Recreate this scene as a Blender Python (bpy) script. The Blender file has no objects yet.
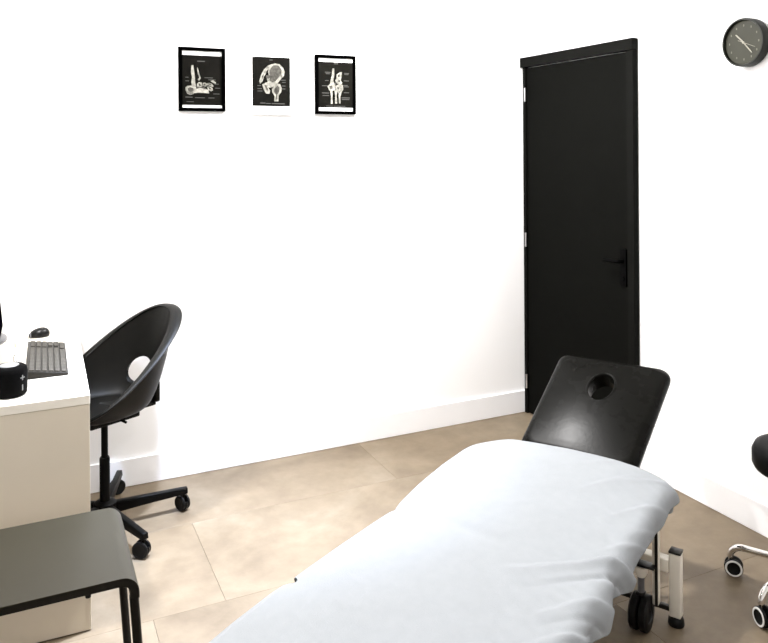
import bpy, bmesh, math, random
from mathutils import Vector, Matrix, noise

random.seed(7)
S = bpy.context.scene
COL = S.collection
PI = math.pi
R = math.radians

# ------------------------------------------------------------------ camera, world, exposure
CAM_POS = Vector((-2.663, -3.684, 1.57))
YAW, ROLL, FPX, HORIZON = R(25.2), R(0.38), 753.0, 146.8
cam_data = bpy.data.cameras.new('camera')
cam_data.sensor_width = 36.0
cam_data.lens = 36.0 * FPX / 768.0
cam_data.shift_y = -(321.5 - HORIZON) / 768.0
cam_data.clip_start = 0.02
cam = bpy.data.objects.new('camera', cam_data)
COL.objects.link(cam)
fwd = Vector((math.sin(YAW), math.cos(YAW), 0)); rgt = Vector((math.cos(YAW), -math.sin(YAW), 0)); up = Vector((0, 0, 1))
cr = rgt * math.cos(ROLL) - up * math.sin(ROLL)
cu = up * math.cos(ROLL) + rgt * math.sin(ROLL)
M = Matrix((cr, cu, -fwd)).transposed().to_4x4()
M.translation = CAM_POS
cam.matrix_world = M
S.camera = cam

world = bpy.data.worlds.new('world'); S.world = world
world.use_nodes = True
world.node_tree.nodes['Background'].inputs[0].default_value = (0.9, 0.95, 1, 1)
world.node_tree.nodes['Background'].inputs[1].default_value = 0.0
S.view_settings.view_transform = 'Standard'
S.view_settings.look = 'None'
S.view_settings.gamma = 1.0
S.view_settings.use_curve_mapping = False
S.view_settings.exposure = 0.86
S.cycles.max_bounces = 10
S.cycles.diffuse_bounces = 7
S.cycles.use_denoising = True
S.cycles.sample_clamp_indirect = 6.0

# ceiling downlights and one added floor spot: (x, y, watts, label)
LAMP_COLOR = (1.0, 0.983, 0.972)
# (x, y, watts, beam angle in degrees or 0 for an open disc, label)
LAMPS = [
    (-1.10, -0.75, 50, 0, 'round recessed ceiling downlight over the open floor before the door'),
    (-3.00, -1.05, 44, 0, 'round recessed ceiling downlight over the white desk'),
    (-1.95, -0.95, 540, 58, 'added unseen narrow-beam spot brightening the open floor before the framed posters'),  # unseen spot, added to boost the brightness of this patch of floor
    (-1.55, -3.00, 12, 0, 'round recessed ceiling downlight behind the treatment table, right of the camera'),
    (-3.35, -2.80, 5, 0, 'round recessed ceiling downlight over the floor left of the treatment table'),
]

# ------------------------------------------------------------------ materials
def principled(name, color, rough=0.5, metal=0.0, spec=0.5, var=0.0, vscale=8.0, bump=0.0, bscale=200.0, rvar=0.0):
    m = bpy.data.materials.new(name); m.use_nodes = True
    nt = m.node_tree; b = nt.nodes['Principled BSDF']
    b.inputs['Roughness'].default_value = rough
    b.inputs['Metallic'].default_value = metal
    b.inputs['Specular IOR Level'].default_value = spec
    tc = nt.nodes.new('ShaderNodeTexCoord')
    nz = nt.nodes.new('ShaderNodeTexNoise'); nz.inputs['Scale'].default_value = vscale; nz.inputs['Detail'].default_value = 5
    nt.links.new(tc.outputs['Object'], nz.inputs['Vector'])
    rp = nt.nodes.new('ShaderNodeValToRGB')
    lo = [max(0, c * (1 - var)) for c in color]; hi = [min(1, c * (1 + var)) for c in color]
    rp.color_ramp.elements[0].color = (*lo, 1); rp.color_ramp.elements[1].color = (*hi, 1)
    rp.color_ramp.elements[0].position = 0.3; rp.color_ramp.elements[1].position = 0.7
    nt.links.new(nz.outputs['Fac'], rp.inputs['Fac'])
    nt.links.new(rp.outputs['Color'], b.inputs['Base Color'])
    if rvar:
        mr = nt.nodes.new('ShaderNodeMapRange')
        mr.inputs['To Min'].default_value = rough - rvar; mr.inputs['To Max'].default_value = rough + rvar
        nt.links.new(nz.outputs['Fac'], mr.inputs['Value']); nt.links.new(mr.outputs['Result'], b.inputs['Roughness'])
    if bump:
        n2 = nt.nodes.new('ShaderNodeTexNoise'); n2.inputs['Scale'].default_value = bscale; n2.inputs['Detail'].default_value = 3
        nt.links.new(tc.outputs['Object'], n2.inputs['Vector'])
        bp = nt.nodes.new('ShaderNodeBump'); bp.inputs['Strength'].default_value = bump; bp.inputs['Distance'].default_value = 0.002
        nt.links.new(n2.outputs['Fac'], bp.inputs['Height']); nt.links.new(bp.outputs['Normal'], b.inputs['Normal'])
    return m

def floor_material():
    m = bpy.data.materials.new('stone_look_tile'); m.use_nodes = True
    nt = m.node_tree; b = nt.nodes['Principled BSDF']
    b.inputs['Roughness'].default_value = 0.5; b.inputs['Specular IOR Level'].default_value = 0.35
    ge = nt.nodes.new('ShaderNodeNewGeometry')
    oi = nt.nodes.new('ShaderNodeObjectInfo')
    off = nt.nodes.new('ShaderNodeVectorMath'); off.operation = 'MULTIPLY_ADD'
    nt.links.new(oi.outputs['Random'], off.inputs[0]); off.inputs[1].default_value = (13, 7, 3)
    nt.links.new(ge.outputs['Position'], off.inputs[2])
    def nz(scale, det, rough, dist=0.0):
        n = nt.nodes.new('ShaderNodeTexNoise'); n.inputs['Scale'].default_value = scale; n.inputs['Detail'].default_value = det
        n.inputs['Roughness'].default_value = rough; n.inputs['Distortion'].default_value = dist
        nt.links.new(off.outputs[0], n.inputs['Vector']); return n
    a = nz(2.6, 6, 0.6, 0.6); c = nz(9.0, 5, 0.65); d = nz(70, 3, 0.6)
    r1 = nt.nodes.new('ShaderNodeValToRGB')
    cr_ = r1.color_ramp
    cr_.elements[0].position = 0.30; cr_.elements[0].color = (0.120, 0.091, 0.059, 1)
    cr_.elements[1].position = 0.72; cr_.elements[1].color = (0.183, 0.149, 0.104, 1)
    e = cr_.elements.new(0.5); e.color = (0.153, 0.119, 0.078, 1)
    nt.links.new(a.outputs['Fac'], r1.inputs['Fac'])
    r2 = nt.nodes.new('ShaderNodeValToRGB')
    r2.color_ramp.elements[0].position = 0.35; r2.color_ramp.elements[0].color = (0.86, 0.84, 0.82, 1)
    r2.color_ramp.elements[1].position = 0.68; r2.color_ramp.elements[1].color = (1.08, 1.07, 1.07, 1)
    nt.links.new(c.outputs['Fac'], r2.inputs['Fac'])
    mx = nt.nodes.new('ShaderNodeMix'); mx.data_type = 'RGBA'; mx.blend_type = 'MULTIPLY'; mx.inputs[0].default_value = 1
    nt.links.new(r1.outputs['Color'], mx.inputs[6]); nt.links.new(r2.outputs['Color'], mx.inputs[7])
    hv = nt.nodes.new('ShaderNodeHueSaturation')
    mr = nt.nodes.new('ShaderNodeMapRange'); mr.inputs['To Min'].default_value = 0.95; mr.inputs['To Max'].default_value = 1.05
    nt.links.new(oi.outputs['Random'], mr.inputs['Value']); nt.links.new(mr.outputs['Result'], hv.inputs['Value'])
    nt.links.new(mx.outputs[2], hv.inputs['Color'])
    nt.links.new(hv.outputs['Color'], b.inputs['Base Color'])
    bp = nt.nodes.new('ShaderNodeBump'); bp.inputs['Strength'].default_value = 0.12; bp.inputs['Distance'].default_value = 0.002
    nt.links.new(d.outputs['Fac'], bp.inputs['Height']); nt.links.new(bp.outputs['Normal'], b.inputs['Normal'])
    return m

def emitter(name, color, strength):
    m = bpy.data.materials.new(name); m.use_nodes = True
    b = m.node_tree.nodes['Principled BSDF']
    b.inputs['Base Color'].default_value = (*color, 1)
    b.inputs['Emission Color'].default_value = (*color, 1); b.inputs['Emission Strength'].default_value = strength
    return m

MT = dict(
    wall=principled('white_wall_paint', (0.90, 0.90, 0.905), 0.7, var=0.01, vscale=3, bump=0.05, bscale=120),
    ceiling=principled('white_ceiling_paint', (0.88, 0.88, 0.87), 0.8, var=0.01),
    base=principled('white_baseboard_lacquer', (0.86, 0.86, 0.875), 0.45, var=0.01),
    tile=floor_material(),
    grout=principled('grey_beige_grout', (0.13, 0.105, 0.077), 0.9, var=0.1, vscale=40),
    door=principled('black_door_paint', (0.0024, 0.0025, 0.0020), 0.7, spec=0.03, var=0.08, vscale=4),
    door_frame=principled('black_frame_paint', (0.0032, 0.0033, 0.0027), 0.65, spec=0.04, var=0.08, vscale=4),
    black_metal=principled('matt_black_metal', (0.0004, 0.0004, 0.0004), 0.6, spec=0.03, var=0.1),
    steel=principled('brushed_steel', (0.55, 0.55, 0.55), 0.3, metal=1.0, var=0.05),
    chrome=principled('chrome', (0.72, 0.70, 0.68), 0.10, metal=1.0, var=0.03),
    frame_black=principled('black_picture_frame', (0.0005, 0.0005, 0.0005), 0.7, spec=0.0, var=0.1),
    frame_white=principled('white_picture_frame', (0.86, 0.86, 0.86), 0.5, var=0.01),
    mat_white=principled('white_mat_board', (0.88, 0.88, 0.87), 0.8, var=0.01),
    print_dark=principled('charcoal_poster_print', (0.0046, 0.0044, 0.0036), 0.6, spec=0.02, var=0.25, vscale=14),
    bone=principled('bone_white_ink', (0.20, 0.195, 0.172), 0.7, spec=0.1, var=0.6, vscale=60),
    bone_grey=principled('bone_grey_ink', (0.048, 0.046, 0.040), 0.7, spec=0.1, var=0.6, vscale=70),
    caption=principled('faint_grey_ink', (0.026, 0.025, 0.022), 0.7, var=0.2, vscale=60),
    clock_case=principled('olive_black_clock_case', (0.011, 0.012, 0.0085), 0.45, spec=0.2, var=0.1),
    clock_face=principled('olive_grey_clock_face', (0.031, 0.031, 0.0205), 0.6, spec=0.2, var=0.05),
    clock_mark=principled('pale_clock_marks', (0.095, 0.093, 0.066), 0.6, var=0.03),
    clock_hand=principled('cream_clock_hands', (0.24, 0.225, 0.175), 0.5, var=0.03),
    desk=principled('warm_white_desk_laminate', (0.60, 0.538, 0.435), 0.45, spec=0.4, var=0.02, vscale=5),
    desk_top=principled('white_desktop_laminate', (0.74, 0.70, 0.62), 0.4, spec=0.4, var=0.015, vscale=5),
    chair_shell=principled('black_moulded_plastic', (0.0036, 0.0033, 0.0025), 0.45, spec=0.12, var=0.12, vscale=20, bump=0.1, bscale=500),
    chair_metal=principled('black_powder_coat', (0.0010, 0.0010, 0.0009), 0.42, spec=0.1, var=0.1),
    rubber=principled('black_rubber', (0.002, 0.002, 0.002), 0.5, spec=0.2, var=0.15, vscale=40),
    bench=principled('taupe_grey_laminate', (0.0225, 0.0198, 0.0126), 0.42, spec=0.2, var=0.04, vscale=6, rvar=0.04),
    bench_edge=principled('dark_brown_edge', (0.007, 0.0058, 0.004), 0.5, spec=0.2, var=0.15, vscale=60),
    bench_leg=principled('black_brown_tube', (0.0045, 0.0038, 0.003), 0.4, spec=0.2, var=0.1),
    vinyl=principled('black_vinyl', (0.0034, 0.0033, 0.0027), 0.27, spec=0.035, var=0.12, vscale=10, bump=0.10, bscale=60, rvar=0.05),
    sheet=principled('pale_blue_white_terry', (0.242, 0.256, 0.270), 0.95, spec=0.1, var=0.02, vscale=30, bump=0.35, bscale=420),
    frame_steel=principled('cream_white_powder_coat', (0.66, 0.62, 0.54), 0.4, var=0.03),
    plastic_black=principled('black_plastic', (0.0022, 0.0022, 0.0022), 0.35, spec=0.25, var=0.1),
    cap_dark=principled('dark_brown_plastic_cap', (0.010, 0.0085, 0.0065), 0.4, spec=0.25, var=0.15),
    ring=principled('white_castor_ring', (0.70, 0.70, 0.68), 0.3, var=0.03),
    stool_seat=principled('black_stool_upholstery', (0.0012, 0.0012, 0.0012), 0.45, spec=0.05, var=0.12, bump=0.1, bscale=200),
    key=principled('grey_keycaps', (0.046, 0.042, 0.035), 0.6, spec=0.15, var=0.08, vscale=90),
    kb_body=principled('dark_grey_keyboard_body', (0.014, 0.0125, 0.010), 0.5, spec=0.15, var=0.08),
    speaker=principled('black_speaker_fabric', (0.0009, 0.0009, 0.0009), 0.8, spec=0.05, var=0.3, vscale=300, bump=0.3, bscale=900),
    speaker_top=principled('pale_grey_speaker_top', (0.16, 0.165, 0.165), 0.35, var=0.03),
    mark_white=principled('white_print', (0.14, 0.14, 0.14), 0.6, var=0.02),
    riser=principled('white_riser_lacquer', (0.72, 0.69, 0.61), 0.4, var=0.01),
    paper=principled('white_paper', (0.80, 0.785, 0.74), 0.8, var=0.015),
    monitor=principled('black_monitor_plastic', (0.0012, 0.0009, 0.0020), 0.7, spec=0.0, var=0.05),
    screen=principled('dark_screen_glass', (0.0012, 0.0010, 0.0020), 0.6, spec=0.0, var=0.05),
    silver=principled('silver_plastic', (0.11, 0.11, 0.12), 0.4, metal=0.2, var=0.05),
    lens=emitter('lamp_lens', LAMP_COLOR, 3.0),
)

# ------------------------------------------------------------------ mesh helpers
def obj(name, bm, mat, parent=None, smooth=False, angle=40, local=False):
    me = bpy.data.meshes.new(name)
    bm.normal_update()
    bm.to_mesh(me); bm.free()
    me.materials.append(MT[mat] if isinstance(mat, str) else mat)
    if smooth:
        for p in me.polygons: p.use_smooth = True
        try: me.set_sharp_from_angle(angle=R(angle))
        except Exception: pass
    o = bpy.data.objects.new(name, me)
    COL.objects.link(o)
    if parent: o.parent = parent
    return o

def empty(name, loc=(0, 0, 0), rz=0.0):
    o = bpy.data.objects.new(name, None); COL.objects.link(o)
    o.empty_display_size = 0.1
    o.location = loc; o.rotation_euler = (0, 0, rz)
    return o

def tag(o, label=None, cat=None, group=None, kind=None):
    if label: o['label'] = label
    if cat: o['category'] = cat
    if group: o['group'] = group
    if kind: o['kind'] = kind
    return o

def box(bm, x0, x1, y0, y1, z0, z1, bev=0.0, seg=2, mat=None):
    vs = [bm.verts.new(v) for v in ((x0,y0,z0),(x1,y0,z0),(x1,y1,z0),(x0,y1,z0),(x0,y0,z1),(x1,y0,z1),(x1,y1,z1),(x0,y1,z1))]
    fs = [bm.faces.new([vs[i] for i in q]) for q in ((3,2,1,0),(4,5,6,7),(0,1,5,4),(1,2,6,5),(2,3,7,6),(3,0,4,7))]
    if mat is not None: bmesh.ops.transform(bm, matrix=mat, verts=vs)
    if bev > 0:
        es = {e for f in fs for e in f.edges}
        bmesh.ops.bevel(bm, geom=list(es), offset=bev, segments=seg, profile=0.5, affect='EDGES')
    return vs

def boxo(name, x0, x1, y0, y1, z0, z1, mat, parent=None, bev=0.0, seg=2, smooth=None):
    bm = bmesh.new(); box(bm, x0, x1, y0, y1, z0, z1, bev, seg)
    return obj(name, bm, mat, parent, smooth=(bev > 0) if smooth is None else smooth, angle=50)

def ring_verts(bm, c, u, v, r, n, r2=None):
    r2 = r if r2 is None else r2
    return [bm.verts.new(c + u * (r * math.cos(2*PI*i/n)) + v * (r2 * math.sin(2*PI*i/n))) for i in range(n)]

def bridge(bm, a, b):
    n = len(a)
    for i in range(n):
        bm.faces.new((a[i], a[(i+1) % n], b[(i+1) % n], b[i]))

def frame_of(d):
    d = d.normalized()
    h = Vector((0, 0, 1)) if abs(d.z) < 0.9 else Vector((1, 0, 0))
    u = d.cross(h).normalized(); v = d.cross(u).normalized()
    return u, v

def tube(bm, pts, r, n=12, cap=True, radii=None):
    pts = [Vector(p) for p in pts]
    rings = []
    u = None
    for i, p in enumerate(pts):
        if i == 0: d = pts[1] - p
        elif i == len(pts)-1: d = p - pts[-2]
        else: d = (pts[i+1]-p).normalized() + (p-pts[i-1]).normalized()
        d.normalize()
        if u is None: u, v = frame_of(d)
        else:
            u = (u - d * u.dot(d)).normalized(); v = d.cross(u).normalized()
        rr = radii[i] if radii else r
        rings.append(ring_verts(bm, p, u, v, rr, n))
    for a, b in zip(rings, rings[1:]): bridge(bm, a, b)
    if cap:
        bm.faces.new(rings[0][::-1]); bm.faces.new(rings[-1])
    bmesh.ops.recalc_face_normals(bm, faces=bm.faces)

def lathe(bm, prof, n=32, mat=None, closed=False):
    """prof: list of (r, z) turned about Z; r=0 ends are closed by a fan."""
    new = []; rings = []
    for r, z in prof:
        if r < 1e-6:
            v = bm.verts.new((0, 0, z)); rings.append([v]); new.append(v)
        else:
            rg = [bm.verts.new((r*math.cos(2*PI*i/n), r*math.sin(2*PI*i/n), z)) for i in range(n)]
            rings.append(rg); new += rg
    if closed: rings.append(rings[0])
    for a, b in zip(rings, rings[1:]):
        if len(a) == 1 and len(b) == 1: continue
        if len(a) == 1:
            for i in range(n): bm.faces.new((a[0], b[(i+1) % n], b[i]))
        elif len(b) == 1:
            for i in range(n): bm.faces.new((a[i], a[(i+1) % n], b[0]))
        else: bridge(bm, a, b)
    if mat is not None: bmesh.ops.transform(bm, matrix=mat, verts=new)
    bmesh.ops.recalc_face_normals(bm, faces=bm.faces)

def axis_matrix(origin, zdir, xhint=None):
    z = Vector(zdir).normalized()
    if xhint is None: x, _ = frame_of(z)
    else:
        x = Vector(xhint); x = (x - z * x.dot(z)).normalized()
    y = z.cross(x)
    m = Matrix((x, y, z)).transposed().to_4x4(); m.translation = Vector(origin)
    return m

def prism(bm, poly, z0, z1, mat=None, bev=0.0, seg=2):
    lo = [bm.verts.new((x, y, z0)) for x, y in poly]; hi = [bm.verts.new((x, y, z1)) for x, y in poly]
    fs = [bm.faces.new(lo[::-1]), bm.faces.new(hi)]
    n = len(poly)
    for i in range(n): fs.append(bm.faces.new((lo[i], lo[(i+1) % n], hi[(i+1) % n], hi[i])))
    if mat is not None: bmesh.ops.transform(bm, matrix=mat, verts=lo + hi)
    if bev > 0:
        es = set(fs[0].edges) | set(fs[1].edges)
        bmesh.ops.bevel(bm, geom=list(es), offset=bev, segments=seg, profile=0.5, affect='EDGES')

def rrect(w, h, r, n=6, cx=0, cy=0):
    out = []
    for sx, sy, a0 in ((1, 1, 0), (-1, 1, 90), (-1, -1, 180), (1, -1, 270)):
        for i in range(n + 1):
            a = R(a0 + 90 * i / n)
            out.append((cx + sx*(w/2 - r) + r*math.cos(a), cy + sy*(h/2 - r) + r*math.sin(a)))
    return out

def boolean_cut(o, cutter):
    md = o.modifiers.new('cut', 'BOOLEAN'); md.operation = 'DIFFERENCE'; md.object = cutter; md.solver = 'EXACT'
    dg = bpy.context.evaluated_depsgraph_get(); dg.update()
    me = bpy.data.meshes.new_from_object(o.evaluated_get(dg))
    o.modifiers.clear(); old = o.data; o.data = me
    bpy.data.meshes.remove(old)
    cm = cutter.data; bpy.data.objects.remove(cutter); bpy.data.meshes.remove(cm)

def bake_modifiers(o):
    dg = bpy.context.evaluated_depsgraph_get(); dg.update()
    me = bpy.data.meshes.new_from_object(o.evaluated_get(dg))
    o.modifiers.clear(); old = o.data; o.data = me; bpy.data.meshes.remove(old)

def shade(o, ang=40):
    for p in o.data.polygons: p.use_smooth = True
    try: o.data.set_sharp_from_angle(angle=R(ang))
    except Exception: pass

# ------------------------------------------------------------------ room shell
XL, YF, ZC = -4.6, -5.2, 2.6      # left wall, rear wall (behind camera), ceiling
T = 0.1
tag(boxo('wall_back', XL - T, T, 0, T, -0.03, ZC, 'wall'), kind='structure')
tag(boxo('wall_right', 0, T, YF - T, 0, -0.03, ZC, 'wall'), kind='structure')
tag(boxo('wall_left', XL - T, XL, YF - T, 0, -0.03, ZC, 'wall'), kind='structure')
tag(boxo('wall_rear', XL, 0, YF - T, YF, -0.03, ZC, 'wall'), kind='structure')
tag(boxo('ceiling', XL - T, T, YF - T, T, ZC, ZC + T, 'ceiling'), kind='structure')

floor = tag(boxo('floor', XL, 0, YF, 0, -0.03, -0.003, 'grout'), kind='structure')
TW, TH, GAP = 1.2, 0.6, 0.0007
ROW0, COL0 = -0.484, -2.057
tile_cache = {}
def add_tile(x0, x1, y0, y1):
    w, h = round(x1 - x0 - GAP, 4), round(y1 - y0 - GAP, 4)
    if w < 0.01 or h < 0.01: return
    key = (w, h)
    if key not in tile_cache:
        bm = bmesh.new(); box(bm, -w/2, w/2, -h/2, h/2, -0.010, 0.0, 0.0007, 1)
        me = bpy.data.meshes.new('tile'); bm.normal_update(); bm.to_mesh(me); bm.free(); me.materials.append(MT['tile'])
        tile_cache[key] = me
    o = bpy.data.objects.new('tile', tile_cache[key]); COL.objects.link(o)
    o.parent = floor; o.location = ((x0+x1)/2, (y0+y1)/2, 0)
row = 0
ytop = ROW0 + TH
k = -1
while ytop > YF:
    y1, y0 = min(ytop, 0), max(ytop - TH, YF)
    shift = COL0 + (0 if k % 2 == 0 else -0.243)
    xs = shift - TW * 3
    while xs < -0.001:
        a_, b_ = max(xs, XL), min(xs + TW, 0)
        if b_ - a_ > 0.02: add_tile(a_, b_, y0, y1)
        xs += TW
    ytop -= TH; k += 1

def baseboard(name, x0, x1, y0, y1):
    return tag(boxo(name, x0, x1, y0, y1, 0.0005, 0.128, 'base', None, 0.002, 1, smooth=False), kind='structure')
BT = 0.012
baseboard('baseboard_back', XL, -0.0005, -BT, -0.0005)
baseboard('baseboard_right', -BT, -0.0005, YF + BT, -0.920)
baseboard('baseboard_left', XL + 0.0005, XL + BT, YF + BT, -BT)
baseboard('baseboard_rear', XL + BT, -BT, YF + 0.0005, YF + BT)

# ------------------------------------------------------------------ door
door = tag(empty('door_1', (0, -0.46, 0)), 'matt black flush door in a black frame in the corner', None, kind='structure')
def in_door(o):
    o.parent = door; o.matrix_parent_inverse = Matrix.Translation((0, 0.46, 0)); return o
DY0, DY1 = -0.915, -0.014
bm = bmesh.new()
box(bm, -0.034, -0.0005, DY0, DY0 + 0.046, 0.0005, 2.030, 0.002, 1)        # latch side
box(bm, -0.030, -0.0005, DY1 - 0.024, DY1, 0.0005, 2.030, 0.002, 1)          # hinge side
in_door(obj('door_frame', bm, 'door_frame'))
bm = bmesh.new(); box(bm, -0.040, -0.0005, DY0 - 0.001, -0.0008, 2.031, 2.088, 0.002, 1)
in_door(obj('frame_head', bm, 'door_frame'))
bm = bmesh.new(); box(bm, -0.020, -0.001, DY0 + 0.050, DY1 - 0.028, 0.006, 2.026, 0.002, 1)
leaf = in_door(obj('door_leaf', bm, 'door'))
for z in (0.19, 1.02, 1.87):
    bm = bmesh.new()
    tube(bm, [(-0.032, DY1 - 0.025, z - 0.04), (-0.032, DY1 - 0.025, z + 0.04)], 0.0065, 10)
    in_door(obj('hinge', bm, 'steel', smooth=True))
HY = -0.834
bm = bmesh.new(); prism(bm, rrect(0.044, 0.185, 0.006), 0, 0.010, axis_matrix((-0.020, HY, 0.967), (-1, 0, 0), (0, -1, 0)), 0.002)
plate = in_door(obj('handle_plate', bm, 'black_metal'))
bm = bmesh.new(); tube(bm, [(-0.028, HY, 1.000), (-0.058, HY, 1.000), (-0.064, HY + 0.008, 1.000), (-0.066, HY + 0.02, 1.000), (-0.066, HY + 0.094, 0.998)], 0.0095, 12)
in_door(obj('lever', bm, 'black_metal', smooth=True))
bm = bmesh.new(); tube(bm, [(-0.029, HY, 0.915), (-0.034, HY, 0.915)], 0.012, 16)
in_door(obj('key_cylinder', bm, 'black_metal', smooth=True))

# ------------------------------------------------------------------ wall clock
CY, CZ, CD = -1.541, 1.984, 0.048
clock = tag(empty('wall_clock', (0, CY, CZ)), 'round olive-grey wall clock with cream hands beside the door', 'clock')
cm = axis_matrix((0, 0, 0), (-1, 0, 0), (0, -1, 0))     # local x = image right, z = out of wall
cm = Matrix(((0, 0, -1, 0), (-1, 0, 0, 0), (0, 1, 0, 0), (0, 0, 0, 1)))  # local (x right, y up, z out) -> world
bm = bmesh.new(); lathe(bm, [(0, 0.001), (0.094, 0.001), (0.099, 0.006), (0.099, CD - 0.004), (0.0965, CD), (0.0915, CD), (0.0895, CD - 0.004), (0.0895, CD - 0.014), (0, CD - 0.014)], 56, cm)
obj('clock_case', bm, 'clock_case', clock, True, 35)
bm = bmesh.new(); lathe(bm, [(0, CD - 0.0115), (0.0893, CD - 0.0115), (0.0893, CD - 0.0135), (0, CD - 0.0135)], 56, cm)
face = obj('clock_face', bm, 'clock_face', clock)
for i in range(12):
    a = R(30 * i)
    c = Vector((math.sin(a) * 0.069, math.cos(a) * 0.069, 0))
    bm = bmesh.new(); box(bm, c.x - 0.0022, c.x + 0.0022, c.y - 0.0042, c.y + 0.0042, CD - 0.0116, CD - 0.0108, mat=cm)
    obj('hour_mark', bm, 'clock_mark', face)
def hand(name, deg, l, tail, w, z):
    a = R(deg)
    rot = Matrix.Rotation(-a, 4, 'Z')
    bm = bmesh.new()
    prism(bm, [(-w*0.5, -tail), (w*0.5, -tail), (w*0.5, l*0.8), (w*0.3, l), (-w*0.3, l), (-w*0.5, l*0.8)], z, z + 0.0012, cm @ rot)
    return obj(name, bm, 'clock_hand', clock)
hand('hour_hand', 313, 0.052, 0.012, 0.0055, CD - 0.0105)
hand('minute_hand', 139, 0.060, 0.012, 0.0045, CD - 0.009)
hand('second_hand', 113, 0.060, 0.026, 0.0014, CD - 0.0075)
bm = bmesh.new(); lathe(bm, [(0, CD - 0.012), (0.005, CD - 0.012), (0.005, CD - 0.006), (0, CD - 0.0055)], 16, cm)
obj('hub_cap', bm, 'clock_hand', clock)

# ------------------------------------------------------------------ framed anatomy posters
def poster(x0, x1, z0, z1, fmat, border, prect, strips, bones, greys, captions, src, label):
    """src: (sx0, sy0, sx1, sy1): the frame's outer box in the drawing units of bones/captions."""
    w, h = x1 - x0, z1 - z0
    root = tag(empty('framed_poster', ((x0+x1)/2, 0, z0)), label, 'picture', 'framed anatomy posters on the wall')
    def place(u, v, y):   # u,v in 0..1 from top-left
        return (-w/2 + u*w, y, h - v*h)
    def q(x, y): return ((x - src[0])/(src[2]-src[0]), (y - src[1])/(src[3]-src[1]))
    D = 0.016
    # frame as four mitred bars
    o = [(-w/2, 0), (w/2, 0), (w/2, h), (-w/2, h)]
    b = border
    inn = [(-w/2+b, b), (w/2-b, b), (w/2-b, h-b), (-w/2+b, h-b)]
    for i in range(4):
        j = (i+1) % 4
        bm = bmesh.new()
        quad = [o[i], o[j], inn[j], inn[i]]
        lo = [bm.verts.new((p[0], -0.001, p[1])) for p in quad]; hi = [bm.verts.new((p[0], -D, p[1])) for p in quad]
        bm.faces.new(lo); bm.faces.new(hi[::-1])
        for k in range(4): bm.faces.new((lo[k], hi[k], hi[(k+1) % 4], lo[(k+1) % 4]))
        bmesh.ops.recalc_face_normals(bm, faces=bm.faces)
        obj('frame_bar', bm, fmat, root)
    boxo('backing_mat', -w/2 + b*0.7, w/2 - b*0.7, -0.008, -0.002, b*0.7, h - b*0.7, 'mat_white', root)
    (u0, v0), (u1, v1) = q(prect[0], prect[1]), q(prect[2], prect[3])
    p0, p1 = place(u0, v0, 0), place(u1, v1, 0)
    pr = boxo('print', p0[0], p1[0], -0.0088, -0.0081, p1[2], p0[2], 'print_dark', root)
    def polys(name, lst, mat, y):
        bm = bmesh.new()
        for k, poly in enumerate(lst):
            pts = [place(*q(*p), y - 0.00003*k) for p in poly]
            vs = [bm.verts.new(p) for p in pts]
            try:
                f = bm.faces.new(vs)
                f.normal_update()
                if f.normal.y > 0: f.normal_flip()
            except Exception: pass
        bmesh.ops.triangulate(bm, faces=bm.faces)
        ob = obj(name, bm, mat, pr); ob['kind'] = 'stuff'; return ob
    polys('bone_drawing', bones, 'bone', -0.0091)
    polys('bone_shading', greys, 'bone_grey', -0.0098)
    polys('caption_lettering', [[(x, y), (x+l, y), (x+l, y+t), (x, y+t)] for x, y, l, t in captions], 'caption', -0.0091)
    return root

poster(-2.017, -1.793, 1.748, 2.056, 'frame_black', 0.0165, (85, 120, 418, 530), True,
  bones=[[(162,205),(178,203),(184,250),(190,290),(192,345),(200,372),(166,378),(160,340),(166,300),(158,260)],
         [(208,222),(214,222),(226,270),(238,308),(224,330),(212,318),(226,305),(214,270)],
         [(113,388),(128,374),(165,370),(200,378),(196,410),(176,440),(150,448),(126,436),(114,412)],
         [(178,398),(240,388),(300,402),(306,432),(250,428),(214,428),(180,432)],
         [(206,356),(222,340),(246,342),(254,372),(230,384),(206,378)],
         [(254,346),(272,342),(288,352),(282,376),(260,374)],
         [(286,350),(306,344),(330,352),(344,372),(330,376),(306,366),(290,366)],
         [(288,376),(310,374),(334,386),(338,406),(322,414),(298,402)],
         [(318,328),(340,322),(364,340),(360,350),(338,344)]],
  greys=[[(128,396),(150,384),(176,392),(180,412),(160,424),(138,420)], [(216,352),(230,350),(240,368),(226,376)], [(262,352),(276,352),(276,368),(264,368)],
         [(200,384),(260,378),(290,396),(240,386),(204,396)], [(296,380),(312,382),(326,396),(308,398)], [(300,350),(318,352),(328,364),(310,362)]],
  captions=[(210,164,62,9),(112,330,30,6),(112,300,26,6),(268,300,70,6),(300,316,60,6),(352,350,34,6),(358,384,40,6),(340,432,52,6),(112,462,58,7),(190,466,80,6),(300,466,50,6),(120,500,60,5)],
  src=(58, 56, 440, 580), label='black framed charcoal print of foot and ankle bones, leftmost on the wall')
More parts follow.
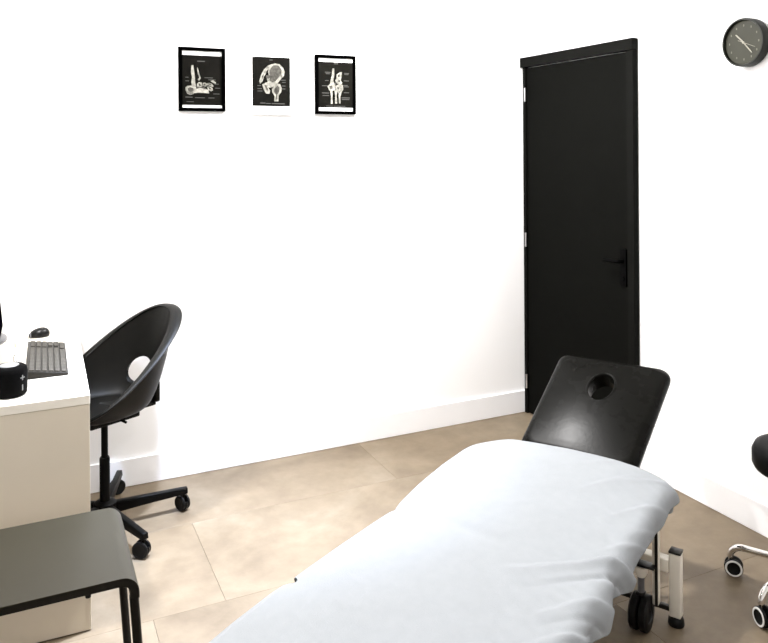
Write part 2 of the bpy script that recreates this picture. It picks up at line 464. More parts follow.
poster(-1.672, -1.446, 1.738, 2.048, 'frame_white', 0.010, (90, 140, 395, 540), False,
  bones=[[(222,222),(246,198),(276,190),(312,196),(340,226),(352,256),(344,292),(318,320),(300,342),(282,372),(250,390),(214,388),(186,372),(190,352),(212,344),(206,316),(222,290),(216,262)],
         [(244,198),(226,232),(204,254),(196,282),(182,300),(172,338),(152,362),(146,336),(160,288),(184,242),(214,212)],
         [(168,364),(196,352),(212,384),(232,412),(226,440),(198,438),(180,404)],
         [(246,404),(268,372),(288,352),(314,360),(328,392),(322,424),(302,452),(298,500),(264,500),(268,456),(250,428)]],
  greys=[[(236,232),(260,206),(300,206),(328,240),(322,280),(296,310),(276,336),(252,346),(226,330),(232,296),(226,262)],
         [(200,290),(232,288),(238,306),(216,318),(198,310)],
         [(270,392),(290,370),(308,386),(306,420),(290,444),(286,486),(276,486),(278,446),(262,420)],
         [(166,300),(182,276),(178,304),(164,334)], [(186,372),(200,368),(216,402),(206,420)], [(234,384),(262,380),(246,398)]],
  captions=[(228,160,26,7),(318,322,42,6),(330,340,30,6),(330,370,28,6),(330,394,26,6),(130,372,30,6),(130,396,36,6),(130,416,40,6),(150,512,44,8),(200,516,36,7),(244,516,106,7)],
  src=(66, 104, 418, 606), label='white framed charcoal print of a hip joint, middle one of three posters')
poster(-1.324, -1.098, 1.742, 2.051, 'frame_black', 0.0165, (104, 140, 406, 538), True,
  bones=[[(224,196),(240,196),(242,250),(232,300),(238,324),(206,332),(208,304),(220,262)],
         [(262,246),(288,228),(308,224),(304,262),(296,298),(310,318),(300,338),(268,330),(248,302),(260,282)],
         [(182,352),(206,330),(240,322),(252,350),(250,384),(222,392),(196,388)],
         [(254,346),(284,330),(314,338),(318,376),(302,404),(276,410),(256,384)],
         [(204,388),(226,388),(224,440),(226,504),(210,504),(212,440)],
         [(240,380),(268,384),(260,430),(264,502),(246,502),(248,430)],
         [(278,404),(302,400),(292,440),(294,500),(280,500),(278,440)]],
  greys=[[(196,352),(220,344),(228,372),(206,378)], [(266,356),(282,360),(278,378),(266,374)], [(270,252),(290,242),(286,270),(270,270)], [(276,290),(292,300),(288,316),(272,308)], [(248,312),(262,330),(248,340)], [(252,420),(256,420),(256,490),(252,490)]],
  captions=[(240,150,34,8),(162,228,48,6),(168,240,36,6),(326,232,42,6),(328,242,36,6),(162,300,30,6),(322,298,46,6),(318,338,38,6),(326,350,40,6),(136,346,48,6),(322,402,46,6),(136,408,60,7),(140,430,56,6),(302,446,72,8),(304,460,66,8),(168,522,60,6),(234,522,100,6)],
  src=(80, 80, 425, 595), label='black framed charcoal print of upright joint bones, rightmost of three posters')

# ------------------------------------------------------------------ desk
DESK_H, DW, DL = 0.769, 0.60, 1.038
DR = R(-0.9)
desk = tag(empty('desk', (-2.490, -1.056, 0), DR), 'white desk with a plain closed side panel, against the wall', 'desk')
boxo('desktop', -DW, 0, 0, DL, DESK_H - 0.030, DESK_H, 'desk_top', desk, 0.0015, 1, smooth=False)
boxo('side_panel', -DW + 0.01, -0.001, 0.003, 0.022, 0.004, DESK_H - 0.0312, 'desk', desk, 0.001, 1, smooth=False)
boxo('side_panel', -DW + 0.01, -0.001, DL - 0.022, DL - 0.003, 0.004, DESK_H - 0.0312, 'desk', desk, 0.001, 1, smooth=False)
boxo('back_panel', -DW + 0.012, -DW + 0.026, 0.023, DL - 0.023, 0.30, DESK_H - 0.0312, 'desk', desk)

# keyboard
kb = tag(empty('keyboard', (-2.609, -0.566, DESK_H), DR), 'dark grey computer keyboard lying on the white desk', 'keyboard')
KW, KL = 0.138, 0.455
bm = bmesh.new()
prof = [(-KW/2, 0.001), (KW/2, 0.001), (KW/2, 0.010), (-KW/2, 0.030)]
lo = [bm.verts.new((x, -KL/2, z)) for x, z in prof]; hi = [bm.verts.new((x, KL/2, z)) for x, z in prof]
bm.faces.new(lo); bm.faces.new(hi[::-1])
for i in range(4): bm.faces.new((lo[i], hi[i], hi[(i+1) % 4], lo[(i+1) % 4]))
bmesh.ops.recalc_face_normals(bm, faces=bm.faces)
bmesh.ops.bevel(bm, geom=list(bm.edges), offset=0.003, segments=2, profile=0.5, affect='EDGES')
obj('keyboard_body', bm, 'kb_body', kb, True, 50)
tilt = math.atan2(-0.020, KW)
def krow(i, gaps, wk):
    x = -KW/2 + 0.012 + i * 0.0208
    zt = 0.030 + (x + KW/2) * (-0.020 / KW)
    bm = bmesh.new()
    y = -KL/2 + 0.008
    n = 0
    while y < KL/2 - 0.014:
        l = wk if not (i == 5 and 4 <= n <= 5) else wk * 2.6
        l = min(l, KL/2 - 0.008 - y)
        if l > 0.008 and not any(a < y < b for a, b in gaps):
            box(bm, x - 0.0010, x + 0.0155, y, y + l - 0.0026, zt - 0.003, zt + 0.0045, 0.0012, 1)
        y += l; n += 1
    bmesh.ops.rotate(bm, cent=(x, 0, zt), matrix=Matrix.Rotation(-tilt * 0.95, 3, 'Y'), verts=bm.verts)
    o = obj('key_row', bm, 'key', kb); o['kind'] = 'stuff'
for i in range(6):
    krow(i, [(0.105, 0.120)] if i < 3 else ([(0.105, 0.150)] if i < 5 else [(0.09, 0.115)]), 0.0195)

# portable speaker
sp = tag(empty('portable_speaker', (-2.728, -0.940, DESK_H)), 'small round black portable speaker with plus mark and pale top', 'speaker')
bm = bmesh.new(); lathe(bm, [(0, 0.001), (0.046, 0.001), (0.053, 0.006), (0.055, 0.02), (0.055, 0.078), (0.052, 0.090), (0.044, 0.096), (0, 0.097)], 40)
obj('speaker_body', bm, 'speaker', sp, True, 60)
bm = bmesh.new(); lathe(bm, [(0, 0.0972), (0.030, 0.0972), (0.028, 0.0992), (0, 0.0995)], 32)
obj('top_disc', bm, 'speaker_top', sp, True)
sdir = math.atan2(-0.84, 0.55)
def on_side(ang, z, w, h, name):
    c = Vector((math.cos(ang)*0.0553, math.sin(ang)*0.0553, z))
    m = axis_matrix(c, (math.cos(ang), math.sin(ang), 0), (-math.sin(ang), math.cos(ang), 0))
    bm = bmesh.new()
    for (a, b) in ([(w, h)] if name == 'minus_mark' else [(w, h), (h, w)]):
        box(bm, -a/2, a/2, -b/2, b/2, -0.0004, 0.0007, mat=m)
    obj(name, bm, 'mark_white', sp)
on_side(sdir + 0.22, 0.062, 0.016, 0.0035, 'plus_mark')
on_side(sdir + 0.22, 0.030, 0.0035, 0.019, 'minus_mark')
bm = bmesh.new()
loop = [Vector((0.018 + 0.006*math.sin(t), 0.040, 0.094 + 0.012*(1 - math.cos(t)))) for t in [2*PI*i/14 for i in range(15)]]
tube(bm, loop, 0.0013, 6)
obj('strap_loop', bm, 'plastic_black', sp, True)

# monitor riser, monitor, paper pad, mouse
rs = tag(empty('monitor_riser', (-2.840, -0.378, DESK_H), DR), 'low white block under the monitor on the desk', 'riser')
boxo('riser_body', -0.115, 0.115, -0.185, 0.185, 0.0005, 0.062, 'riser', rs, 0.004, 2)
mo = tag(empty('monitor', (-2.790, -0.412, DESK_H + 0.0625), DR), 'dark computer monitor on a silver foot at the photo edge', 'monitor')
bm = bmesh.new(); lathe(bm, [(0, 0), (0.098, 0), (0.100, 0.004), (0.098, 0.010), (0.07, 0.016), (0.03, 0.019), (0, 0.020)], 40, Matrix.Translation((-0.008, 0, 0)) @ Matrix.Diagonal((0.52, 1.0, 1, 1)))
obj('stand_foot', bm, 'silver', mo, True, 50)
bm = bmesh.new(); tube(bm, [(-0.032, 0, 0.012), (-0.036, 0, 0.150)], 0.013, 16)
obj('stand_neck', bm, 'silver', mo, True)
tm = Matrix.Translation((0, 0, 0.012)) @ Matrix.Rotation(R(-5), 4, 'Y')
bm = bmesh.new(); box(bm, -0.010, 0.022, -0.34, 0.160, 0.0, 0.310, 0.005, 2, mat=tm)
obj('monitor_case', bm, 'monitor', mo, True)
bm = bmesh.new(); box(bm, 0.0221, 0.0235, -0.330, 0.150, 0.012, 0.300, mat=tm)
obj('screen', bm, 'screen', mo)

pp = tag(empty('paper_pad', (-2.698, -0.205, DESK_H), DR), 'small white paper pad on the desk between monitor block and mouse', 'paper pad')
boxo('pad_sheets', -0.026, 0.022, -0.080, 0.080, 0.0005, 0.018, 'paper', pp, 0.002, 1)
boxo('pad_cover', -0.027, 0.023, -0.081, 0.081, 0.0182, 0.0196, 'paper', pp)
ms = tag(empty('computer_mouse', (-2.631, -0.150, DESK_H + 0.0005), R(4)), 'black computer mouse with a grey band lying behind the keyboard', 'mouse')
bm = bmesh.new()
bmesh.ops.create_uvsphere(bm, u_segments=28, v_segments=14, radius=1)
for v in bm.verts:
    x, y, z = v.co
    z = max(z, -0.35)
    w = 1.0 - 0.22 * max(0, -x)
    v.co = (0.042 * x, 0.029 * y * w, (z + 0.35) * 0.0285 * (1 + 0.18 * x) + 0.0004)
obj('mouse_body', bm, 'plastic_black', ms, True, 60)
bm = bmesh.new()
for sx, r in ((-0.0385, 0.5),):
    pts = []
    n = 20
    a = []
    b = []
    for i in range(n + 1):
        t = PI * i / n
        a.append(bm.verts.new((-0.0370, math.cos(t) * 0.0172, 0.0010 + math.sin(t) * 0.0195)))
        b.append(bm.verts.new((-0.0320, math.cos(t) * 0.0208, 0.0010 + math.sin(t) * 0.0235)))
    for i in range(n): bm.faces.new((a[i], a[i+1], b[i+1], b[i]))
    bm.faces.new(a)
bmesh.ops.recalc_face_normals(bm, faces=bm.faces)
obj('grey_band', bm, 'silver', ms, True)
boxo('scroll_wheel', -0.030, -0.018, -0.003, 0.003, 0.024, 0.0285, 'rubber', ms, 0.001, 1)

# ------------------------------------------------------------------ castors shared by the chair and the stool
def castor(parent, pos, ang, wheel_mat, r, ring=None, stem_top=0.10, hood='plastic_black', stem_mat='chair_metal', offset=0.02):
    """twin wheel castor; pos = stem point on plan, ang = rolling direction."""
    d = Vector((math.cos(ang), math.sin(ang), 0)); side = Vector((-d.y, d.x, 0))
    c = Vector((pos[0], pos[1], 0)) - d * offset + Vector((0, 0, r + 0.001))
    root = empty('castor', c); root.parent = parent
    bm = bmesh.new()
    # hood: half shell over the wheels
    n = 14
    ra, rb = r * 1.04, r * 0.9
    pa = [(math.cos(t) * ra, math.sin(t) * ra) for t in [R(-15) + R(180) * i / n for i in range(n + 1)]]
    prism(bm, pa, -0.0055, 0.0055, axis_matrix((0, 0, 0), side, d), 0.001, 1)
    obj('castor_hood', bm, hood, root, True, 50)
    bm = bmesh.new(); p0 = d * offset
    tube(bm, [p0 + Vector((0, 0, r * 0.2)), p0 + Vector((0, 0, stem_top - c.z))], 0.0065, 10)
    obj('castor_stem', bm, stem_mat, root, True)
    for sgn in (-1, 1):
        w = r * 0.40
        bm = bmesh.new()
        lathe(bm, [(0, 0), (r*0.9, 0), (r, w*0.18), (r, w*0.72), (r*0.86, w), (r*0.72, w), (r*0.64, w*0.86), (0, w*0.86)], 28, axis_matrix(side * (sgn * 0.007), side * sgn))
        wh = obj('wheel', bm, wheel_mat, root, True, 40)
        if ring:
            bm = bmesh.new()
            lathe(bm, [(r*0.72, w*0.9), (r*0.72, w*1.03), (r*0.90, w*1.03), (r*0.92, w*0.9)], 28, axis_matrix(side * (sgn * 0.007), side * sgn), closed=True)
            obj('wheel_ring', bm, ring, wh, True, 40)
    return root

# ------------------------------------------------------------------ desk swivel chair
CH = Vector((-2.390, -0.370, 0))
CPHI = R(180 + 25)             # facing of the seat
chair = tag(empty('swivel_chair', CH), 'black swivel chair with a one-piece bucket shell tucked at the desk', 'chair')
SZ = 0.505
def shell_rim(th):
    c, s = math.cos(th), math.sin(th)
    n = 2.6 if c > 0 else 2.15
    X = (0.215 if c > 0 else 0.300) * math.copysign(abs(c) ** (2/n), c)
    Y = 0.232 * math.copysign(abs(s) ** (2/n), s)
    t = max(0.0, min(1.0, (0.205 - X) / 0.505))
    z = SZ + 0.006 + 0.359 * (t ** 1.15)
    Y *= 1.0 - 0.12 * t
    return Vector((X, Y, z))
bm = bmesh.new()
NT, NR = 96, 22
rings = []
for j in range(1, NR + 1):
    f = j / NR
    rg = []
    for i in range(NT):
        th = 2*PI*i/NT
        rim = shell_rim(th)
        plan = Vector((rim.x, rim.y))
        P0 = Vector((0, 0, SZ - 0.012))
        back = max(0.0, -math.cos(th))
        k = 0.84 - 0.16 * back
        P1 = Vector((plan.x * k, plan.y * (0.84), SZ - 0.012 - 0.0 * f))
        P2 = rim
        if f < 0.5:
            q_ = f / 0.5
            p = P0.lerp(P0.lerp(P1, 0.74), q_)
        else:
            q_ = (f - 0.5) / 0.5
            A = P0.lerp(P1, 0.74)
            p = A * (1-q_)**2 + P1 * (2*q_*(1-q_)) + P2 * q_**2
        rg.append(bm.verts.new(p))
    rings.append(rg)
cv = bm.verts.new((0, 0, SZ - 0.012))
for i in range(NT): bm.faces.new((cv, rings[0][i], rings[0][(i+1) % NT]))
for a, b in zip(rings, rings[1:]):
    for i in range(NT): bm.faces.new((a[i], b[i], b[(i+1) % NT], a[(i+1) % NT]))
bmesh.ops.recalc_face_normals(bm, faces=bm.faces)
shell = obj('seat_shell', bm, 'chair_shell')
md = shell.modifiers.new('thick', 'SOLIDIFY'); md.thickness = 0.012; md.offset = 0.0
bake_modifiers(shell)
bm = bmesh.new()
lathe(bm, [(0, -0.2), (1, -0.2), (1, 0.2), (0, 0.2)], 40, axis_matrix((-0.20, -0.055, SZ + 0.090), (-1, -0.25, 0.40), (0, 1, 0)) @ Matrix.Diagonal((0.066, 0.045, 1, 1)))
cut = obj('cutter', bm, 'chair_shell')
boolean_cut(shell, cut)
shade(shell, 40)
seat_root = empty('seat_unit', (0, 0, 0), CPHI)
seat_root.parent = chair
shell.parent = seat_root
# rolled rim around the shell
bm = bmesh.new()
N = 120
pts = [shell_rim(2*PI*i/N) for i in range(N)]
rr = []
for i, p in enumerate(pts):
    d = (pts[(i+1) % N] - pts[i-1]).normalized()
    out = d.cross(Vector((0, 0, 1)));
    out = Vector((p.x, p.y, 0)).normalized() if out.length < 1e-4 else out.normalized()
    if out.dot(Vector((p.x, p.y, 0))) < 0: out = -out
    nrm = out.cross(d).normalized()
    if nrm.z < 0: nrm = -nrm
    t = max(0, min(1, (p.z - SZ) / 0.3))
    wd = 0.007 + 0.018 * t
    rr.append([bm.verts.new(p + out * (math.cos(a) * wd + wd * 0.45) + nrm * (math.sin(a) * 0.0068)) for a in [2*PI*q/10 for q in range(10)]])
for i in range(N): bridge(bm, rr[i], rr[(i+1) % N])
bmesh.ops.recalc_face_normals(bm, faces=bm.faces)
obj('shell_rim', bm, 'chair_shell', seat_root, True, 60)
# under-seat plate, back bracket, tilt lever
boxo('seat_plate', -0.11, 0.11, -0.09, 0.09, SZ - 0.052, SZ - 0.022, 'chair_metal', seat_root, 0.006, 2)
bm = bmesh.new(); box(bm, -0.232, -0.208, -0.055, 0.055, SZ - 0.030, SZ + 0.060, 0.008, 2); box(bm, -0.220, -0.100, -0.040, 0.040, SZ - 0.045, SZ - 0.028, 0.005, 2)
obj('back_bracket', bm, 'chair_shell', seat_root, True, 50)
bm = bmesh.new(); tube(bm, [(0.0, 0.06, SZ - 0.034), (-0.01, 0.12, SZ - 0.036), (-0.015, 0.14, SZ - 0.040)], 0.005, 8)
obj('height_lever', bm, 'chair_metal', seat_root, True)
# gas column and base
bm = bmesh.new(); lathe(bm, [(0, 0.10), (0.0135, 0.10), (0.0135, SZ - 0.045), (0, SZ - 0.045)], 20)
obj('gas_spring', bm, 'chair_metal', chair, True, 40)
bm = bmesh.new(); lathe(bm, [(0, 0.072), (0.0205, 0.072), (0.0205, 0.290), (0.018, 0.296), (0, 0.296)], 24)
obj('column_sleeve', bm, 'chair_metal', chair, True, 40)
base = empty('star_base', (0, 0, 0)); base.parent = chair
bm = bmesh.new(); lathe(bm, [(0, 0.064), (0.040, 0.064), (0.045, 0.072), (0.045, 0.108), (0.030, 0.118), (0, 0.118)], 28)
obj('base_hub', bm, 'chair_metal', base, True, 40)
for i in range(5):
    a = R(2.5 + 72 * i)
    m = Matrix.Rotation(a, 4, 'Z')
    bm = bmesh.new()
    L = 0.338
    sec = [(0.030, 0.017, 0.060, 0.106), (L*0.5, 0.0155, 0.068, 0.103), (L, 0.0145, 0.074, 0.099)]
    rg = []
    for x, w, z0, z1 in sec:
        rg.append([bm.verts.new(m @ Vector(v)) for v in ((x, -w, z0), (x, w, z0), (x, w*0.8, z1), (x, -w*0.8, z1))])
    for p, q in zip(rg, rg[1:]): bridge(bm, p, q)
    bm.faces.new(rg[0][::-1]); bm.faces.new(rg[-1])
    bmesh.ops.recalc_face_normals(bm, faces=bm.faces)
    bmesh.ops.bevel(bm, geom=list(bm.edges), offset=0.003, segments=2, profile=0.5, affect='EDGES')
    obj('base_leg', bm, 'chair_metal', base, True, 50)
for i, ca in enumerate((-60, 20, 100, 170, -35)):
    a = R(2.5 + 72 * i)
    castor(chair, (0.322 * math.cos(a), 0.322 * math.sin(a)), R(ca), 'rubber', 0.032, stem_top=0.080, offset=0.008)

# ------------------------------------------------------------------ bench at lower left
BX1, BX0, BYF, BYR, BH = -2.409, -3.42, -1.620, -1.195, 0.452
bench = tag(empty('bench', (BX1 - 0.5, (BYF + BYR)/2, 0)), 'low taupe-grey bench with a folded-down end and black tube legs', 'bench')
ox, oy = BX1 - 0.5, (BYF + BYR)/2
def sheet_profile(th):
    """outer outline (x,z) of the bent top, offset inward by th."""
    r = 0.045
    out = []
    drop = 0.060
    xs = [(BX1 - th, BH - drop)]
    for i in range(9):
        a = R(90 * i / 8)
        out.append((BX1 - r + (r - th) * math.cos(a), BH - r + (r - th) * math.sin(a)))
    lft = []
    for i in range(9):
        a = R(90 + 90 * i / 8)
        lft.append((BX0 + r + (r - th) * math.cos(a), BH - r + (r - th) * math.sin(a)))
    return [(BX1 - th, BH - drop)] + out + lft + [(BX0 + th, BH - drop)]
def bent(name, t0, t1, y0, y1, mat, cr_=0.0):
    bm = bmesh.new()
    o_ = sheet_profile(t0); i_ = sheet_profile(t1)
    poly = o_ + i_[::-1]
    A = [bm.verts.new((x - ox, y0 - oy, z)) for x, z in poly]; B = [bm.verts.new((x - ox, y1 - oy, z)) for x, z in poly]
    n = len(o_)
    m_ = len(poly)
    for i in range(n - 1):
        bm.faces.new((A[i], A[i+1], A[m_-2-i], A[m_-1-i]))
        bm.faces.new((B[i+1], B[i], B[m_-1-i], B[m_-2-i]))
    for i in range(m_): bm.faces.new((A[i], B[i], B[(i+1) % m_], A[(i+1) % m_]))
    bmesh.ops.recalc_face_normals(bm, faces=bm.faces)
    return obj(name, bm, mat, bench, True, 35)
bent('seat_surface', 0.0, 0.0025, BYF, BYR, 'bench')
bent('seat_core', 0.0026, 0.022, BYF + 0.001, BYR - 0.001, 'bench_edge')
for x, dx in ((BX1 - 0.012, 0.026), (BX0 + 0.012, -0.026)):
    for y in (BYF + 0.020, BYR - 0.020):
        bm = bmesh.new()
        tube(bm, [(x - ox, y - oy, BH - 0.0605), (x - ox + dx, y - oy, 0.006)], 0.0122, 14)
        obj('leg', bm, 'bench_leg', bench, True)
        bm = bmesh.new(); lathe(bm, [(0, 0.0005), (0.013, 0.0005), (0.0145, 0.010), (0, 0.010)], 14, Matrix.Translation((x - ox + dx, y - oy, 0)))
        obj('leg_glide', bm, 'rubber', bench)
for y in (BYF + 0.022, BYR - 0.022):
    bm = bmesh.new(); tube(bm, [(BX0 + 0.065 - ox, y * 0.9 + oy * 0.1 - oy, BH - 0.029), (BX1 - 0.065 - ox, y * 0.9 + oy * 0.1 - oy, BH - 0.029)], 0.006, 10)
    obj('seat_rail', bm, 'bench_leg', bench, True)
bm = bmesh.new(); lathe(bm, [(0, 0), (0.007, 0.001), (0.008, 0.010), (0, 0.011)], 14, Matrix.Translation((BX1 - 0.125 - ox, BYF + 0.012 - oy, BH - 0.034)))
obj('stacking_bumper', bm, 'rubber', bench, True)

# ------------------------------------------------------------------ treatment table (local x = towards the head, local y = left)
TA = R(30)
table = tag(empty('treatment_table', (-0.99, -1.67, 0), TA), 'treatment table with a raised black vinyl headrest and cream steel base', 'treatment table')
TC = 0.025          # centre line offset (local y)
HW = 0.318          # half width of the pads
BACK0, BACK1 = -0.590, 0.020
LEG0, LEG1 = -1.66, -0.605
ZP = 0.492          # pad top
def pad(name, x0, x1, w, z0, z1, mat=None, hole=None, rc=0.05):
    bm = bmesh.new()
    cx_, l = (x0 + x1)/2, x1 - x0
    prism(bm, rrect(l, w*2, rc, 8, cx_, TC + 0.010), z0, z1, None, 0.018, 4)
    if mat is not None: bmesh.ops.transform(bm, matrix=mat, verts=bm.verts)
    return bm
BT_ = R(1.9)
mb = Matrix.Translation((BACK0, 0, ZP - 0.06)) @ Matrix.Rotation(-BT_, 4, 'Y') @ Matrix.Translation((-BACK0, 0, -(ZP - 0.06)))
obj('back_pad', pad('b', BACK0, BACK1 - 0.025, HW - 0.022, ZP - 0.062, ZP - 0.002, mb, rc=0.11), 'vinyl', table, True, 60)
obj('leg_pad', pad('l', LEG0, LEG1, HW - 0.016, ZP - 0.06, ZP), 'vinyl', table, True, 60)
# headrest: crowned pad with an oval face opening
HL, HHW = 0.506, 0.210
HT = R(27)
HB = Vector((0.040, TC + 0.012, 0.464))
bm = bmesh.new()
def head_loop(inset, z):
    l, w = HL - 2*inset, 2*HHW - 2*inset
    rc = max(0.012, 0.042 - inset * 0.2)
    base_ = rrect(l, w, min(rc, l*0.45, w*0.45), 8, HL/2, 0)
    pts = []
    for k_, p_ in enumerate(base_):
        pts.append(p_)
        if k_ % 9 == 8:                     # straight side: subdivide
            n_ = base_[(k_ + 1) % len(base_)]
            pts += [(p_[0] + (n_[0]-p_[0])*t_/24, p_[1] + (n_[1]-p_[1])*t_/24) for t_ in range(1, 24)]
    out = []
    for x, y in pts:
        u_, v_ = x / HL, y / HHW
        crown = 0.012 * max(0.0, (1 - (2*u_ - 1) ** 2)) * max(0.0, 1 - v_*v_) if z > 0.03 else 0.0
        out.append(bm.verts.new((x, y * (0.985 + 0.055 * u_), z + crown)))
    return out
loops = [head_loop(0.012, 0.0), head_loop(0.002, 0.006), head_loop(0.0, 0.018)]
for k in range(1, 7):
    t = R(15 * k)
    loops.append(head_loop(0.026 * (1 - math.cos(t)), 0.018 + 0.030 * math.sin(t)))
for k in range(1, 21):
    f = k / 20
    loops.append(head_loop(0.026 + (HHW - 0.040) * f, 0.048))
bm.faces.new(loops[0][::-1])
for p, q in zip(loops, loops[1:]): bridge(bm, p, q)
bm.faces.new(loops[-1])
bmesh.ops.recalc_face_normals(bm, faces=bm.faces)
head = obj('headrest_pad', bm, 'vinyl')
HX, HRX, HRY = 0.336, 0.066, 0.046
bm = bmesh.new()
lathe(bm, [(0, -0.1), (1.0, -0.1), (1.0, 0.046), (1.03, 0.053), (1.09, 0.0585), (1.10, 0.2), (0, 0.2)], 48, Matrix.Translation((HX, 0, 0)) @ Matrix.Diagonal((HRX, HRY, 1, 1)))
cut = obj('cutter', bm, 'vinyl')
boolean_cut(head, cut)
shade(head, 50)
hm = Matrix.Translation(HB) @ Matrix.Rotation(-HT, 4, 'Y')
head.parent = table; head.matrix_local = hm
# padded rim of the face opening
bm = bmesh.new()
N = 48; rr = []
for i in range(N):
    t = 2*PI*i/N
    c = Vector((HX + math.cos(t)*HRX*1.09, math.sin(t)*HRY*1.09, 0.0570))
    o_ = Vector((math.cos(t), math.sin(t), 0))
    rr.append([bm.verts.new(c + o_ * (math.cos(a)*0.005) + Vector((0, 0, 1)) * (math.sin(a)*0.0032)) for a in [2*PI*q/8 for q in range(8)]])
for i in range(N): bridge(bm, rr[i], rr[(i+1) % N])
bmesh.ops.recalc_face_normals(bm, faces=bm.faces)
rim = obj('face_opening_rim', bm, 'vinyl', head, True, 60)
bm = bmesh.new(); box(bm, 0.02, HL - 0.06, -0.16, -0.135, -0.028, -0.002, 0.003, 1); obj('headrest_bracket', bm, 'frame_steel', head)
bm = bmesh.new(); box(bm, 0.02, HL - 0.06, 0.135, 0.16, -0.028, -0.002, 0.003, 1); obj('headrest_bracket', bm, 'frame_steel', head)

# steel frame and base
def steel(name, x0, x1, y0, y1, z0, z1, mat='frame_steel', bev=0.004):
    return boxo(name, x0, x1, y0 + TC*0, y1 + TC*0, z0, z1, mat, table, bev, 2)
steel('top_rail', LEG0 + 0.08, 0.0, TC - 0.26, TC - 0.22, ZP - 0.105, ZP - 0.064)
steel('top_rail', LEG0 + 0.08, 0.0, TC + 0.22, TC + 0.26, ZP - 0.105, ZP - 0.064)
for x in (-0.72, LEG0 + 0.2): steel('cross_rail', x - 0.02, x + 0.02, TC - 0.219, TC + 0.219, ZP - 0.105, ZP - 0.066)
PX, PYR, PYL = 0.108, -0.278, 0.285
for px_, ys in ((PX, (PYR, PYL)), (-1.30, (PYR, PYL))):
    for py_ in ys:
        hp = 0.0185
        steel('base_post', px_ - hp, px_ + hp, py_ - hp, py_ + hp, 0.030, 0.236)
        boxo('post_cap', px_ - hp - 0.001, px_ + hp + 0.001, py_ - hp - 0.001, py_ + hp + 0.001, 0.2365, 0.244, 'cap_dark', table, 0.002, 1)
        bm = bmesh.new(); lathe(bm, [(0, 0.0005), (0.024, 0.0005), (0.026, 0.006), (0.024, 0.022), (0.018, 0.0295), (0, 0.0295)], 20, Matrix.Translation((px_, py_, 0)))
        obj('adjustable_foot', bm, 'rubber', table, True, 40)
    steel('base_crossbar', px_ - 0.02, px_ + 0.02, PYR + 0.019, PYL - 0.019, 0.170, 0.212)
    steel('lower_link', px_ - 0.008, px_ + 0.008, PYR + 0.019, PYL - 0.019, 0.040, 0.056, 'cap_dark', 0.002)
steel('base_beam', -1.279, PX - 0.021, -0.03 + TC, 0.03 + TC, 0.140, 0.200)
# lifting parallelogram arms
for y in (-0.10, 0.15):
    for xa in (-0.95, -0.35):
        bm = bmesh.new(); tube(bm, [(xa - 0.10, y, 0.190), (xa + 0.10, y, ZP - 0.11)], 0.018, 12)
        obj('lift_arm', bm, 'frame_steel', table, True)
    bm = bmesh.new(); tube(bm, [(-1.08, y, 0.196), (-0.42, y, 0.196)], 0.014, 12)
    obj('lift_axle', bm, 'frame_steel', table, True)
bm = bmesh.new(); tube(bm, [(-1.05, TC, 0.215), (-0.55, TC, 0.33)], 0.024, 14)
obj('lift_motor', bm, 'plastic_black', table, True)
# upright flat post beside the base post
for y in (-0.232, 0.258):
    steel('upright_post', 0.030, 0.058, y - 0.010, y + 0.010, 0.085, 0.470)
    steel('upright_edge', 0.026, 0.0295, y - 0.0095, y - 0.0005, 0.085, 0.470, 'cap_dark', 0.0)
# retractable castor wheels with pedal
def table_wheel(x, y):
    w = empty('transport_castor', (x, y, 0)); w.parent = table
    for sgn in (-1, 1):
        bm = bmesh.new()
        lathe(bm, [(0, 0), (0.050, 0), (0.056, 0.004), (0.056, 0.022), (0.050, 0.027), (0.03, 0.027), (0.026, 0.023), (0, 0.023)], 32, axis_matrix((0, sgn * 0.0022, 0.057), (0, sgn, 0)))
        obj('wheel', bm, 'rubber', w, True, 40)
    bm = bmesh.new(); box(bm, -0.014, 0.014, -0.014, 0.014, 0.114, 0.122, 0.003, 2); obj('wheel_fork', bm, 'plastic_black', w, True)
    bm = bmesh.new(); tube(bm, [(0, 0, 0.118), (0, 0, 0.178)], 0.011, 14); obj('castor_stem', bm, 'silver', w, True)
    bm = bmesh.new(); lathe(bm, [(0, 0.172), (0.014, 0.172), (0.021, 0.186), (0.021, 0.206), (0, 0.206)], 20); obj('stem_cup', bm, 'frame_steel', w, True, 40)
    bm = bmesh.new(); box(bm, -0.016, 0.020, -0.045, 0.030, 0.2075, 0.2165, 0.003, 2); obj('brake_pedal', bm, 'plastic_black', w, True)
for (x, y) in ((0.022, -0.190), (0.022, 0.215), (-1.215, -0.190), (-1.215, 0.215)): table_wheel(x, y)

# ------------------------------------------------------------------ towelling cover over the table
cover = tag(empty('towel_cover', (-0.99, -1.67, 0), TA), 'pale blue-white towelling cover spread over the treatment table', 'cover')
def sm(e0, e1, x):
    t = max(0.0, min(1.0, (x - e0) / (e1 - e0))); return t*t*(3 - 2*t)
def ztop(s):
    if s > BACK0: return ZP + 0.006 + math.tan(BT_) * (s - BACK0)
    return ZP + 0.006
def wrap(q, w, r):
    """signed arc length q -> (offset, drop) round an edge at half width w with radius r."""
    a = abs(q); sg = 1 if q >= 0 else -1
    f = w - r
    if a <= f: return q, 0.0
    arc = a - f
    if arc < r * PI/2:
        t = arc / r
        return sg * (f + r * math.sin(t)), r * (1 - math.cos(t))
    return sg * w, r + (arc - r * PI/2)
def seg_dist(p, a, b):
    ab = (b[0]-a[0], b[1]-a[1]); l2 = ab[0]**2 + ab[1]**2
    t = max(0, min(1, ((p[0]-a[0])*ab[0] + (p[1]-a[1])*ab[1]) / l2))
    q = (a[0]+ab[0]*t, a[1]+ab[1]*t)
    dx, dy = p[0]-q[0], p[1]-q[1]
    sgn = 1 if ab[0]*(p[1]-a[1]) - ab[1]*(p[0]-a[0]) > 0 else -1
    return math.hypot(dx, dy) * sgn, t
